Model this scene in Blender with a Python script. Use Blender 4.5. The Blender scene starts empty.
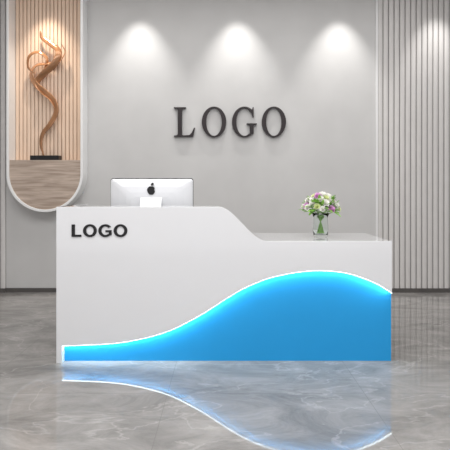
import bpy, bmesh, math, random
from mathutils import Vector, Matrix
random.seed(4)
scn = bpy.context.scene
scn.view_settings.view_transform = 'Standard'

# ---------------------------------------------------------------- helpers
def s2l(c):
    return tuple(((v/255)/12.92 if v/255 <= .04045 else ((v/255+.055)/1.055)**2.4) for v in c)

def mat(name, rgb, rough=.5, metal=0, coat=0, emis=None, es=0, noise=0, nscale=8, bump=0, trans=0, ior=1.45):
    m = bpy.data.materials.new(name); m.use_nodes = True
    nt = m.node_tree; b = nt.nodes['Principled BSDF']
    c = s2l(rgb)
    b.inputs['Base Color'].default_value = (*c, 1)
    b.inputs['Roughness'].default_value = rough
    b.inputs['Metallic'].default_value = metal
    b.inputs['Coat Weight'].default_value = coat
    b.inputs['Coat Roughness'].default_value = .05
    b.inputs['Transmission Weight'].default_value = trans
    b.inputs['IOR'].default_value = ior
    if emis:
        b.inputs['Emission Color'].default_value = (*s2l(emis), 1)
        b.inputs['Emission Strength'].default_value = es
    tc = nt.nodes.new('ShaderNodeTexCoord')
    n = nt.nodes.new('ShaderNodeTexNoise'); n.inputs['Scale'].default_value = nscale; n.inputs['Detail'].default_value = 6
    nt.links.new(tc.outputs['Object'], n.inputs['Vector'])
    if noise:
        r = nt.nodes.new('ShaderNodeValToRGB')
        r.color_ramp.elements[0].position = .3; r.color_ramp.elements[1].position = .7
        r.color_ramp.elements[0].color = (*[v*(1-noise) for v in c], 1)
        r.color_ramp.elements[1].color = (*[min(1, v*(1+noise)) for v in c], 1)
        nt.links.new(n.outputs['Fac'], r.inputs['Fac']); nt.links.new(r.outputs['Color'], b.inputs['Base Color'])
    if bump:
        bp = nt.nodes.new('ShaderNodeBump'); bp.inputs['Strength'].default_value = bump; bp.inputs['Distance'].default_value = .01
        nt.links.new(n.outputs['Fac'], bp.inputs['Height']); nt.links.new(bp.outputs['Normal'], b.inputs['Normal'])
    return m

def link(o, parent=None):
    scn.collection.objects.link(o)
    if parent: o.parent = parent
    return o

def empty(name, loc=(0, 0, 0)):
    e = bpy.data.objects.new(name, None); e.location = loc; e.empty_display_size = .1
    return link(e)

def mesh_obj(name, verts, faces, m, parent=None, smooth=False, mats=None, fm=None):
    me = bpy.data.meshes.new(name); me.from_pydata(verts, [], faces); me.update()
    for mm in (mats or [m]): me.materials.append(mm)
    if fm:
        for p, i in zip(me.polygons, fm): p.material_index = i
    if smooth:
        for p in me.polygons: p.use_smooth = True
    bm = bmesh.new(); bm.from_mesh(me); bmesh.ops.recalc_face_normals(bm, faces=bm.faces); bm.to_mesh(me); bm.free()
    return link(bpy.data.objects.new(name, me), parent)

def box(name, x0, x1, y0, y1, z0, z1, m, parent=None, bevel=0):
    v = [(x, y, z) for x in (x0, x1) for y in (y0, y1) for z in (z0, z1)]
    f = [(0, 1, 3, 2), (4, 6, 7, 5), (0, 4, 5, 1), (2, 3, 7, 6), (0, 2, 6, 4), (1, 5, 7, 3)]
    o = mesh_obj(name, v, f, m, parent)
    if bevel:
        b = o.modifiers.new('b', 'BEVEL'); b.width = bevel; b.segments = 3
    return o

def prism(name, pts, y0, y1, m, parent=None, bevel=0, smooth=False):
    n = len(pts)
    v = [(x, y0, z) for x, z in pts] + [(x, y1, z) for x, z in pts]
    f = [tuple(range(n)), tuple(range(2*n-1, n-1, -1))] + [(i, (i+1) % n, n+(i+1) % n, n+i) for i in range(n)]
    o = mesh_obj(name, v, f, m, parent)
    if bevel:
        b = o.modifiers.new('b', 'BEVEL'); b.width = bevel; b.segments = 2; b.limit_method = 'ANGLE'; b.angle_limit = math.radians(50)
    return o

def catmull(P, n=10):
    P = [Vector(p) for p in P]; Q = [P[0]*2-P[1]] + P + [P[-1]*2-P[-2]]; out = []
    for i in range(1, len(Q)-2):
        a, b, c, d = Q[i-1:i+3]
        for k in range(n):
            t = k/n
            out.append(.5*((2*b)+(c-a)*t+(2*a-5*b+4*c-d)*t*t+(3*b-a-3*c+d)*t**3))
    out.append(P[-1]); return out

def lathe(name, prof, loc, m, parent=None, seg=32):
    v = []; f = []
    for r, z in prof:
        for k in range(seg):
            a = 2*math.pi*k/seg; v.append((loc[0]+r*math.cos(a), loc[1]+r*math.sin(a), loc[2]+z))
    for i in range(len(prof)-1):
        for k in range(seg):
            f.append((i*seg+k, i*seg+(k+1) % seg, (i+1)*seg+(k+1) % seg, (i+1)*seg+k))
    return mesh_obj(name, v, f, m, parent, smooth=True)

def tube_mesh(path, rad, seg=6):
    V = []; F = []
    for i, p in enumerate(path):
        t = (path[min(i+1, len(path)-1)]-path[max(i-1, 0)]).normalized()
        u = t.cross(Vector((0, 1, .01))).normalized(); w = t.cross(u)
        for k in range(seg):
            a = 2*math.pi*k/seg; V.append(tuple(p+u*math.cos(a)*rad+w*math.sin(a)*rad))
    for i in range(len(path)-1):
        for k in range(seg):
            F.append((i*seg+k, i*seg+(k+1) % seg, (i+1)*seg+(k+1) % seg, (i+1)*seg+k))
    return V, F

# ---------------------------------------------------------------- materials
M_wall = mat('wall_plaster', (202, 201, 200), .75, noise=.03, nscale=3, bump=.03)
M_side = mat('side_wall_paint', (200, 198, 196), .8, noise=.02)
M_ceil = mat('ceiling_paint', (238, 238, 238), .8, noise=.01)
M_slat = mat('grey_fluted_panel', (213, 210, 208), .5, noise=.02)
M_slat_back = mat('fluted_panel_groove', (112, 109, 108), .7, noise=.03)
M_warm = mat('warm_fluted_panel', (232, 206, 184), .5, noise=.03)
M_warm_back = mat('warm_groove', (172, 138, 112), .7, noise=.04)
M_base = mat('baseboard_metal', (88, 85, 83), .35, noise=.05)
M_white = mat('white_lacquer', (226, 226, 228), .06, coat=.8, noise=.004)
M_rim = mat('white_rim', (238, 238, 238), .3, noise=.006)
M_blue = mat('blue_acrylic', (28, 142, 200), .45, emis=(14, 140, 215), es=.12, noise=.01)
M_led = mat('led_strip', (255, 255, 255), .5, emis=(225, 248, 255), es=30)
M_led2 = mat('luminous_acrylic_edge', (255, 255, 255), .5, emis=(235, 250, 255), es=9)
M_black = mat('black_letter', (22, 20, 22), .35, noise=.05)
M_letter = mat('dark_bronze_letter', (38, 30, 32), .35, metal=.2, noise=.05)
M_alu = mat('silver_aluminium', (226, 227, 230), .3, metal=.2, noise=.01)
M_screen = mat('black_glass', (15, 15, 18), .1, noise=.05)
M_copper = mat('amber_bronze_ribbon', (178, 128, 90), .16, metal=.3, coat=.6, noise=.35, nscale=6)

# wood
M_wood = mat('wood_veneer', (160, 138, 122), .5)
nt = M_wood.node_tree; b = nt.nodes['Principled BSDF']
tc = nt.nodes.new('ShaderNodeTexCoord'); mp = nt.nodes.new('ShaderNodeMapping'); mp.inputs['Scale'].default_value = (1.2, 1, 16)
ns = nt.nodes.new('ShaderNodeTexNoise'); ns.inputs['Scale'].default_value = 2.5; ns.inputs['Detail'].default_value = 8; ns.inputs['Distortion'].default_value = .6
rp = nt.nodes.new('ShaderNodeValToRGB'); rp.color_ramp.elements[0].position = .3; rp.color_ramp.elements[1].position = .72
rp.color_ramp.elements[0].color = (*s2l((156, 138, 124)), 1); rp.color_ramp.elements[1].color = (*s2l((204, 186, 172)), 1)
nt.links.new(tc.outputs['Object'], mp.inputs['Vector']); nt.links.new(mp.outputs['Vector'], ns.inputs['Vector'])
nt.links.new(ns.outputs['Fac'], rp.inputs['Fac']); nt.links.new(rp.outputs['Color'], b.inputs['Base Color'])

# marble floor
M_floor = bpy.data.materials.new('grey_marble_tile'); M_floor.use_nodes = True
nt = M_floor.node_tree; b = nt.nodes['Principled BSDF']; N = nt.nodes.new; L = nt.links.new
tc = N('ShaderNodeTexCoord')
mpv = N('ShaderNodeMapping'); mpv.inputs['Rotation'].default_value = (0, 0, .6); mpv.inputs['Scale'].default_value = (.65, 1.3, 1)
n1 = N('ShaderNodeTexNoise'); n1.inputs['Scale'].default_value = 3.0; n1.inputs['Detail'].default_value = 14; n1.inputs['Roughness'].default_value = .72; n1.inputs['Distortion'].default_value = .7
r1 = N('ShaderNodeValToRGB'); r1.color_ramp.elements[0].position = .32; r1.color_ramp.elements[1].position = .68
r1.color_ramp.elements[0].color = (*s2l((114, 112, 110)), 1); r1.color_ramp.elements[1].color = (*s2l((164, 161, 158)), 1)
n2 = N('ShaderNodeTexNoise'); n2.inputs['Scale'].default_value = 2.0; n2.inputs['Detail'].default_value = 10; n2.inputs['Distortion'].default_value = .6
r2 = N('ShaderNodeValToRGB'); e = r2.color_ramp.elements
e[0].position = .49; e[0].color = (0, 0, 0, 1); e[1].position = .51; e[1].color = (0, 0, 0, 1)
c = e.new(.5); c.color = (1, 1, 1, 1)
mx = N('ShaderNodeMixRGB'); mx.inputs['Color2'].default_value = (*s2l((190, 187, 184)), 1)
mu = N('ShaderNodeMath'); mu.operation = 'MULTIPLY'; mu.inputs[1].default_value = .35
L(tc.outputs['Object'], mpv.inputs['Vector'])
L(mpv.outputs['Vector'], n1.inputs['Vector']); L(mpv.outputs['Vector'], n2.inputs['Vector'])
L(n1.outputs['Fac'], r1.inputs['Fac']); L(n2.outputs['Fac'], r2.inputs['Fac']); L(r2.outputs['Color'], mu.inputs[0])
L(mu.outputs[0], mx.inputs['Fac']); L(r1.outputs['Color'], mx.inputs['Color1'])
bk = N('ShaderNodeTexBrick'); bk.offset = 0; bk.inputs['Scale'].default_value = 1; bk.inputs['Mortar Size'].default_value = .002
bk.inputs['Brick Width'].default_value = 1.2; bk.inputs['Row Height'].default_value = 1.2; bk.inputs['Mortar Smooth'].default_value = 0
bk.inputs['Color1'].default_value = (0, 0, 0, 1); bk.inputs['Color2'].default_value = (0, 0, 0, 1); bk.inputs['Mortar'].default_value = (1, 1, 1, 1)
mpf = N('ShaderNodeMapping'); mpf.inputs['Location'].default_value = (.35, .55, 0)
L(tc.outputs['Object'], mpf.inputs['Vector']); L(mpf.outputs['Vector'], bk.inputs['Vector'])
mx2 = N('ShaderNodeMixRGB'); mx2.inputs['Color2'].default_value = (*s2l((112, 110, 108)), 1)
mu2 = N('ShaderNodeMath'); mu2.operation = 'MULTIPLY'; mu2.inputs[1].default_value = .5
L(bk.outputs['Color'], mu2.inputs[0]); L(mu2.outputs[0], mx2.inputs['Fac']); L(mx.outputs['Color'], mx2.inputs['Color1'])
L(mx2.outputs['Color'], b.inputs['Base Color'])
b.inputs['Roughness'].default_value = .04; b.inputs['IOR'].default_value = 1.4

# ---------------------------------------------------------------- room
H = 3.75
box('floor', -4, 4, -9, .1, -.1, 0, M_floor)
box('wall_back', -4, 4, 0, .1, 0, H, M_wall)
box('wall_left', -4.1, -4, -9, .1, 0, H, M_side)
box('wall_right', 4, 4.1, -9, .1, 0, H, M_side)
box('ceiling', -4.1, 4.1, -9, .1, H, H+.1, M_ceil)
box('baseboard_back', -2.66, 1.83, -.015, 0, 0, .05, M_base)

def slats(name, x0, x1, z0, z1, y, pitch, depth, m, mb, wf=.45):
    n = round((x1-x0)/pitch); p = (x1-x0)/n
    V = [(x0, y, z0), (x1, y, z0), (x1, y, z1), (x0, y, z1)]; F = [(0, 1, 2, 3)]; fm = [1]
    K = 7
    for i in range(n):
        cx = x0+(i+.5)*p; w = p*wf; s = len(V)
        for k in range(K):
            a = math.pi*k/(K-1)
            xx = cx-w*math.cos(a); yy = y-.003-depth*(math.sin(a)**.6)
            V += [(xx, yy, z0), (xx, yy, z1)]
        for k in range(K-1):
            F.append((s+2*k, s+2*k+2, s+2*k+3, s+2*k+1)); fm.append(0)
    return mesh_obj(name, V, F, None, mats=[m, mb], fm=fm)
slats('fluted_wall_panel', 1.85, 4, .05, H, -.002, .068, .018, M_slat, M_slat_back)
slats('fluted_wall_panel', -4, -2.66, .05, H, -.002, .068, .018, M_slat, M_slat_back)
box('trim_1', 1.83, 1.85, -.03, 0, 0, H, M_rim)
box('baseboard_right', 1.85, 4, -.035, 0, 0, .05, M_base)
box('baseboard_left', -4, -2.66, -.035, 0, 0, .05, M_base)

# ---------------------------------------------------------------- niche
niche = empty('arched_wall_niche', (0, 0, 0))
cx, R, cz, t = -2.12, .45, 1.43, .03
def ushape(r, zt):
    p = [(cx-r, zt)]
    for k in range(49):
        a = math.pi+math.pi*k/48
        p.append((cx+r*math.cos(a), cz+r*math.sin(a)))
    p.append((cx+r, zt)); return p
o_, i_ = ushape(R, H), ushape(R-t, H)
prism('niche_rim', o_+i_[::-1], -.20, 0, M_rim, niche, bevel=.004)
prism('niche_wood_cabinet', ushape(R-t-.001, 1.593), -.18, -.003, M_wood, niche)
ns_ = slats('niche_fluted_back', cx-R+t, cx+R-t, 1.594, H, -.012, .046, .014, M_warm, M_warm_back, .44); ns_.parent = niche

# sculpture
sc = empty('ribbon_sculpture', (0, 0, 0))
def sp(px, py, dy=0):   # sculpture-local design units -> metres on the shelf
    return Vector(((px-44)*.01193-2.14, -.10+dy, 1.594+(160-py)*.01193))
def ribbon(name, pts, wmax, twist0, twist1, par, w0=.1, w1=.05):
    P = catmull([sp(*p) for p in pts], 12); n = len(P); V = []; F = []
    K = 10
    for i, p in enumerate(P):
        t_ = i/(n-1)
        tan = (P[min(i+1, n-1)]-P[max(i-1, 0)]).normalized()
        a = twist0+(twist1-twist0)*t_
        side = tan.cross(Vector((0, 1, 0))).normalized(); nor = side.cross(tan).normalized()
        u = side*math.cos(a)+nor*math.sin(a); v = tan.cross(u).normalized()
        w = wmax*(w0+(1-w0)*math.sin(math.pi*min(1, t_*1.0))**.7 if t_ < .5 else w1+(1-w1)*math.sin(math.pi*t_)**.7)
        for k in range(K):
            b_ = 2*math.pi*k/K
            V.append(tuple(p+u*math.cos(b_)*w+v*math.sin(b_)*max(.005, w*.18)))
    for i in range(n-1):
        for k in range(K): F.append((i*K+k, i*K+(k+1) % K, (i+1)*K+(k+1) % K, (i+1)*K+k))
    F += [tuple(range(K)), tuple(range((n-1)*K, n*K))]
    mesh_obj(name, V, F, M_copper, par, smooth=True)
ribbon('ribbon_main', [(42, 156), (39, 144), (41, 133), (48, 124), (54, 112), (52, 101), (43, 92), (34, 84), (29, 74), (34, 65), (45, 63), (57, 61), (63, 52), (60, 44)], .046, .1, 1.1, sc, w1=.1)
ribbon('ribbon_crest', [(38, 30, .01), (40, 37, .01), (48, 43, .0), (57, 51, -.02), (54, 63, -.03), (43, 73, -.02), (35, 82, 0), (39, 91, .01), (48, 99, .0), (53, 108, -.01)], .040, 0, 1.3, sc)
ribbon('ribbon_inner', [(34, 74, -.02), (27, 67, -.02), (28, 56, -.02), (37, 52, -.02), (45, 58, -.01), (43, 68, 0), (35, 79, .01)], .024, 0, 1.1, sc)
box('sculpture_base', -2.31, -1.97, -.155, -.045, 1.594, 1.65, M_black, sc, bevel=.004)

# ---------------------------------------------------------------- letters
def glyph(ch, serif):
    def arc(rx, ry, a0, a1, n=28, ox=0):
        return [(ox+rx*math.cos(math.radians(a0+(a1-a0)*k/n)), .5+ry*math.sin(math.radians(a0+(a1-a0)*k/n))) for k in range(n+1)]
    if ch == 'L':
        if serif:
            return [[(0, 0), (.64, 0), (.70, .30), (.665, .30), (.60, .14), (.52, .055), (.40, .045), (.30, .045), (.27, .08), (.27, .92), (.31, .955), (.40, .965), (.40, 1), (0, 1), (0, .965), (.09, .955), (.13, .92), (.13, .08), (.09, .045), (0, .035)]], .70
        return [[(0, 0), (.62, 0), (.62, .17), (.21, .17), (.21, 1), (0, 1)]], .62
    if ch == 'O':
        if serif: rx, ry, ix, iy = .44, .52, .28, .475
        else: rx, ry, ix, iy = .47, .52, .255, .345
        return [arc(rx, ry, 0, 354, 59, rx), arc(ix, iy, 0, 354, 59, rx)], 2*rx
    if ch == 'G':
        if serif:
            rx, ry, ix, iy = .46, .52, .30, .475
            o = arc(rx, ry, 52, 308, 40, rx)
            o += [(.80, .10), (.80, .36), (.84, .40), (.92, .415), (.92, .45), (.54, .45), (.54, .415), (.63, .40), (.66, .36), (.66, .11)]
            o += arc(ix, iy, 300, 60, 36, rx)
            o += [(.73, .78), (.765, .66), (.80, .66), (.80, 1.0), (.765, 1.0)]
            return [o], .92
        rx, ry, ix, iy = .49, .52, .275, .345
        o = arc(rx, ry, 38, 308, 40, rx)
        o += [(.93, .15), (.93, .54), (.50, .54), (.50, .38), (.73, .38), (.73, .24)]
        o += arc(ix, iy, 305, 42, 30, rx)
        return [o], .95
def letters(name, items, y, h, z0, ext, m, serif):
    cu = bpy.data.curves.new(name, 'CURVE'); cu.dimensions = '2D'; cu.fill_mode = 'BOTH'; cu.extrude = ext/2
    for ch, x0, w in items:
        outs, gw = glyph(ch, serif)
        for o in outs:
            s = cu.splines.new('POLY'); s.points.add(len(o)-1); s.use_cyclic_u = True
            for p, (x, z) in zip(s.points, o): p.co = (x0+x/gw*w, z*h, 0, 1)
    cu.materials.append(m)
    ob = bpy.data.objects.new(name+'_src', cu); link(ob)
    dg = bpy.context.evaluated_depsgraph_get(); dg.update()
    me = bpy.data.meshes.new_from_object(ob.evaluated_get(dg))
    if not me.materials: me.materials.append(m)
    bpy.data.objects.remove(ob)
    nb = bpy.data.objects.new(name, me); nb.rotation_euler = (math.pi/2, 0, 0); nb.location = (0, y, z0)
    link(nb); return nb
letters('wall_logo_letters', [('L', -.618, .255), ('O', -.280, .295), ('G', .085, .30), ('O', .445, .292)], -.022, .355, 1.885, .04, M_letter, True)

# ---------------------------------------------------------------- desk
desk = empty('reception_desk', (0, 0, 0))
YF = -2.44; YB = -1.77; XL, XR = -1.206, 1.194
low = catmull([(-1.165, .124, 0), (-.827, .140, 0), (-.611, .172, 0), (-.395, .234, 0), (-.18, .342, 0), (0, .456, 0), (.144, .540, 0), (.323, .611, 0), (.539, .654, 0), (.719, .662, 0), (.899, .638, 0), (1.078, .572, 0), (1.194, .502, 0)], 8)
low = [(p.x, p.y) for p in low]
zt, zr = 1.12, .875
def sm(t): return t*t*(3-2*t)
sx0, sx1 = -.05, .30
slope = [(sx0+(sx1-sx0)*k/24, zt-(zt-zr)*sm(k/24)) for k in range(25)]
front = [(XL, 0), (-1.165, 0)] + low + [(XR, zr)] + slope[::-1] + [(XL, zt)]
prism('front_panel', front, YF, YF+.018, M_white, desk, bevel=.002)
YP = YF+.055
bluep = [(-1.164, 0), (XR+.012, 0), (XR+.012, low[-1][1]+.035)] + [(x, z+.045) for x, z in low[::-1] if x < 1.19]
prism('blue_wave_panel', bluep, YP, YP+.02, M_blue, desk)
V = []; F = []
for x, z in low:
    V += [(x, YF+.019, z+.003), (x, YF+.031, z+.009)]
for i in range(len(low)-1): F.append((2*i, 2*i+1, 2*i+3, 2*i+2))
mesh_obj('led_strip', V, F, M_led, desk)
# luminous acrylic underside of the front panel's lower edge
edge = [(x, z+.001) for x, z in low] + [(x, z-.0012) for x, z in low[::-1]]
prism('luminous_edge', edge, YF+.003, YF+.017, M_led2, desk)
V = []
for x, z in low: V += [(x, YF+.016, z+.014), (x, YP+.001, z+.014)]
mesh_obj('led_channel', V, F, M_white, desk)
ledge = [(XL, zt)] + slope + [(sx1, zr-.03)] + [(x, z-.03) for x, z in slope[::-1]] + [(XL, zt-.03)]
prism('raised_ledge', ledge, YF+.018, YF+.30, M_white, desk)
box('side_panel_left', XL, -1.165, YF+.018, YB, 0, zt, M_white, desk, bevel=.002)
box('side_panel_right', XR-.04, XR, YP+.021, YB, 0, zr-.03, M_white, desk)
box('counter_top_right', sx1-.1, XR, YF+.018, YB, zr-.03, zr-.0005, M_white, desk, bevel=.002)
box('cabinet_side', sx1-.1, sx1-.07, YP+.021, YB, 0, zr-.03, M_white, desk)
box('cabinet_back', sx1-.1, XR-.04, YB-.03, YB-.005, 0, zr-.03, M_white, desk)
box('inner_front_panel', -1.165, XR-.04, YP+.021, YP+.035, 0, .80, M_white, desk)
box('work_surface', -1.165, sx1-.1, YP+.035, YB, .77, .80, M_white, desk)
dl = letters('desk_logo_text', [('L', -1.095, .07), ('O', -1.013, .098), ('G', -.904, .097), ('O', -.795, .098)], YF-.0035, .088, .906, .006, M_black, False)
dl.parent = desk

# ---------------------------------------------------------------- computer
pc = empty('desktop_computer', (0, 0, 0))
mx0, mx1, my = -.928, -.262, -1.95
def rrect(x0, x1, z0, z1, r, n=6):
    p = []
    for (ox, oz, a0) in ((x1-r, z0+r, -90), (x1-r, z1-r, 0), (x0+r, z1-r, 90), (x0+r, z0+r, 180)):
        for k in range(n+1):
            a = math.radians(a0+90*k/n); p.append((ox+r*math.cos(a), oz+r*math.sin(a)))
    return p
lay = [(0, 0), (-.008, 0), (-.016, .02), (-.028, .07), (-.038, .13), (-.042, .17)]
V = []; F = []; n = None
for dy, ins in lay:
    r = rrect(mx0+ins, mx1-ins, .89+ins*.85, 1.33-ins*.85, .018+ins*.2)
    n = len(r); V += [(x, my+dy, z) for x, z in r]
for i in range(len(lay)-1):
    for k in range(n): F.append((i*n+k, i*n+(k+1) % n, (i+1)*n+(k+1) % n, (i+1)*n+k))
F.append(tuple(range((len(lay)-1)*n, len(lay)*n))); F.append(tuple(range(n)))
mesh_obj('display_shell', V, F, M_alu, pc, smooth=False)
prism('display_glass', rrect(mx0-.004, mx1+.004, .886, 1.337, .021), my+.0005, my+.006, M_screen, pc)
mc = (mx0+mx1)/2
prof = [(my-.044, 1.175), (my-.075, 1.12), (my-.095, .95), (my-.085, .815), (my-.06, .802), (my+.09, .802)]
V = []; F = []
for yy, zz in prof:
    for dx in (-.085, .085): V.append((mc+dx, yy, zz))
for i in range(len(prof)-1): F.append((2*i, 2*i+1, 2*i+3, 2*i+2))
st = mesh_obj('stand', V, F, M_alu, pc); sd = st.modifiers.new('s', 'SOLIDIFY'); sd.thickness = .007; sd.offset = 1
ap = []
for k in range(48):
    a = 2*math.pi*k/48
    r = 1-.10*math.exp(-((a-math.pi/2)/.28)**2)-.07*math.exp(-((a-3*math.pi/2)/.25)**2)
    x = r*math.cos(a)*(.93 if math.sin(a) > 0 else .88-.08*abs(math.sin(a))); z = r*math.sin(a)
    bd = math.hypot(x-1.12, z-.15)
    if bd < .42: x = 1.12-math.sqrt(max(0, .42**2-(z-.15)**2))
    ap.append((mc+x*.036, 1.236+z*.036))
prism('emblem', ap, my-.047, my-.0425, M_black, pc)
lf = [(mc+.004+(.010*math.sin(math.pi*k/8))+.009*k/8, 1.275+.026*k/8) for k in range(9)]+[(mc+.013-.012*math.sin(math.pi*k/8)-.009*k/8, 1.301-.026*k/8) for k in range(1, 8)]
prism('emblem_leaf', lf, my-.047, my-.030, M_black, pc)

# ---------------------------------------------------------------- flowers
fv = empty('flower_vase', (0, 0, 0))
vx, vy, vz = .744, -2.13, zr
M_glass = mat('clear_glass', (248, 252, 250), .02, trans=1, ior=1.2)
M_leaf = mat('leaf_green', (140, 192, 84), .5, noise=.3, nscale=30)
M_stem = mat('stem_green', (130, 170, 95), .5, noise=.2, nscale=30)
M_pet = [mat('petal_white', (254, 253, 247), .6, noise=.01), mat('petal_pink', (228, 176, 222), .6, noise=.08), mat('petal_cream', (236, 244, 190), .6, noise=.03)]
lathe('glass_vase', [(0, 0), (.048, 0), (.056, .01), (.060, .06), (.058, .11), (.054, .15), (.066, .185), (.063, .186), (.051, .15), (.054, .11), (.056, .06), (.051, .018), (0, .016)], (vx, vy, vz), M_glass, fv)
V = []; F = []
heads = []
NH = 38
for i in range(NH):
    a = i*2.399; rr = math.sqrt((i+.5)/NH)
    x = rr*.136*math.cos(a); y = rr*.10*math.sin(a); z = .327-.125*rr**2.2+random.uniform(-.012, .012)
    heads.append((x, y, z, rr))
for i, (x, y, z, rr) in enumerate(heads[::2]):
    v, f = tube_mesh(catmull([(vx-x*.22, vy-y*.22, vz+.025, ), (vx+x*.1, vy+y*.1, vz+.14), (vx+x, vy+y, vz+z)], 5), .0028)
    s = len(V); V += v; F += [tuple(q+s for q in ff) for ff in f]
mesh_obj('stems', V, F, M_stem, fv, smooth=True)
V = []; F = []; fm = []
def petal(c, d, up, L_, W, mi, curl):
    side = d.cross(up).normalized(); s = len(V)
    for i in range(5):
        t = i/4; p = c+d*(L_*(t-.25*curl*t*t))+up*(L_*curl*t*t)
        w = W*math.sin(math.pi*(.12+.76*t))
        for k in (-1, 0, 1): V.append(tuple(p+side*w*k+up*(abs(k)*W*.35)))
    for i in range(4):
        for k in range(2): F.append((s+i*3+k, s+i*3+k+1, s+i*3+k+4, s+i*3+k+3)); fm.append(mi)
for i, (x, y, z, rr) in enumerate(heads):
    c = Vector((vx+x, vy+y, vz+z)); up = Vector((x*7, y*7-.25, .7)).normalized()
    mi = 2 if i % 6 == 4 else 0
    if i % 6 == 1: mi = 1
    q = up.to_track_quat('Z', 'Y'); sz = random.uniform(.95, 1.25)
    for ring, (n_, L_, tilt, curl) in enumerate([(7, .030, .0, .3), (6, .025, .4, .6), (5, .019, .8, .8), (4, .013, 1.2, 1.0)]):
        for k in range(n_):
            a = 2*math.pi*k/n_+ring*.5+i
            d = q @ Vector((math.cos(a)*math.cos(tilt), math.sin(a)*math.cos(tilt), math.sin(tilt)))
            petal(c, d.normalized(), q @ Vector((0, 0, 1)), L_*sz, .014*sz, mi, curl*.6)
mesh_obj('blooms', V, F, None, fv, smooth=True, mats=M_pet, fm=fm)
V = []; F = []; fm = []
for i in range(90):
    a = random.uniform(0, 6.28); el = random.uniform(-.35, .9)
    d = Vector((math.cos(a)*math.cos(el), math.sin(a)*math.cos(el), math.sin(el)))
    c = Vector((vx, vy, vz+.215))+Vector((d.x*.07, d.y*.06, d.z*.05))
    up = d.cross(Vector((-math.sin(a), math.cos(a), 0))).normalized()
    petal(c, d, -up if up.z < 0 else up, random.uniform(.06, .10), random.uniform(.010, .018), 0, random.uniform(-.3, .25))
mesh_obj('leaves', V, F, M_leaf, fv, smooth=True)

# ---------------------------------------------------------------- lights
def light(name, typ, loc, rot, power, color=(1, 1, 1), **kw):
    l = bpy.data.lights.new(name, typ); l.energy = power; l.color = color
    for k, v in kw.items(): setattr(l, k, v)
    o = bpy.data.objects.new(name, l); o.location = loc; o.rotation_euler = rot; return link(o)
for i, (x, p, col) in enumerate([(-2.13, 75, (1, .88, .74)), (-1.03, 70, (1, .98, .95)), (.15, 70, (1, .98, .95)), (1.38, 70, (1, .98, .95)), (2.55, 50, (1, .98, .95))]):
    yy = -.38
    lathe('recessed_downlight', [(.055, 0), (.055, -.012), (.045, -.012), (.040, -.002), (0, -.002)], (x, yy, H), M_rim)
    light('downlight_spot', 'SPOT', (x, yy, H-.03), (math.radians(12), 0, 0), p, col, spot_size=math.radians(62), spot_blend=.9, shadow_soft_size=.03)
light('ceiling_soft_fill', 'AREA', (0, -4.6, H-.03), (0, 0, 0), 190, (1, .99, .98), shape='RECTANGLE', size=5, size_y=3)  # unseen softbox added to brighten the desk front and room
light('ceiling_soft_fill', 'AREA', (0, -1.4, H-.03), (0, 0, 0), 36, (1, .99, .98), shape='RECTANGLE', size=5, size_y=1)  # weaker added fill over the space behind the desk, no fixture
w = bpy.data.worlds.new('world'); scn.world = w; w.use_nodes = True
w.node_tree.nodes['Background'].inputs[0].default_value = (.98, .98, 1, 1); w.node_tree.nodes['Background'].inputs[1].default_value = 1.08

# ---------------------------------------------------------------- camera
cam = bpy.data.cameras.new('camera'); co = bpy.data.objects.new('camera', cam); link(co)
co.location = (0, -5.92, 1.24); co.rotation_euler = (math.pi/2, 0, 0)
cam.lens = 487/450*36; cam.sensor_width = 36; cam.shift_y = -35/450
scn.camera = co
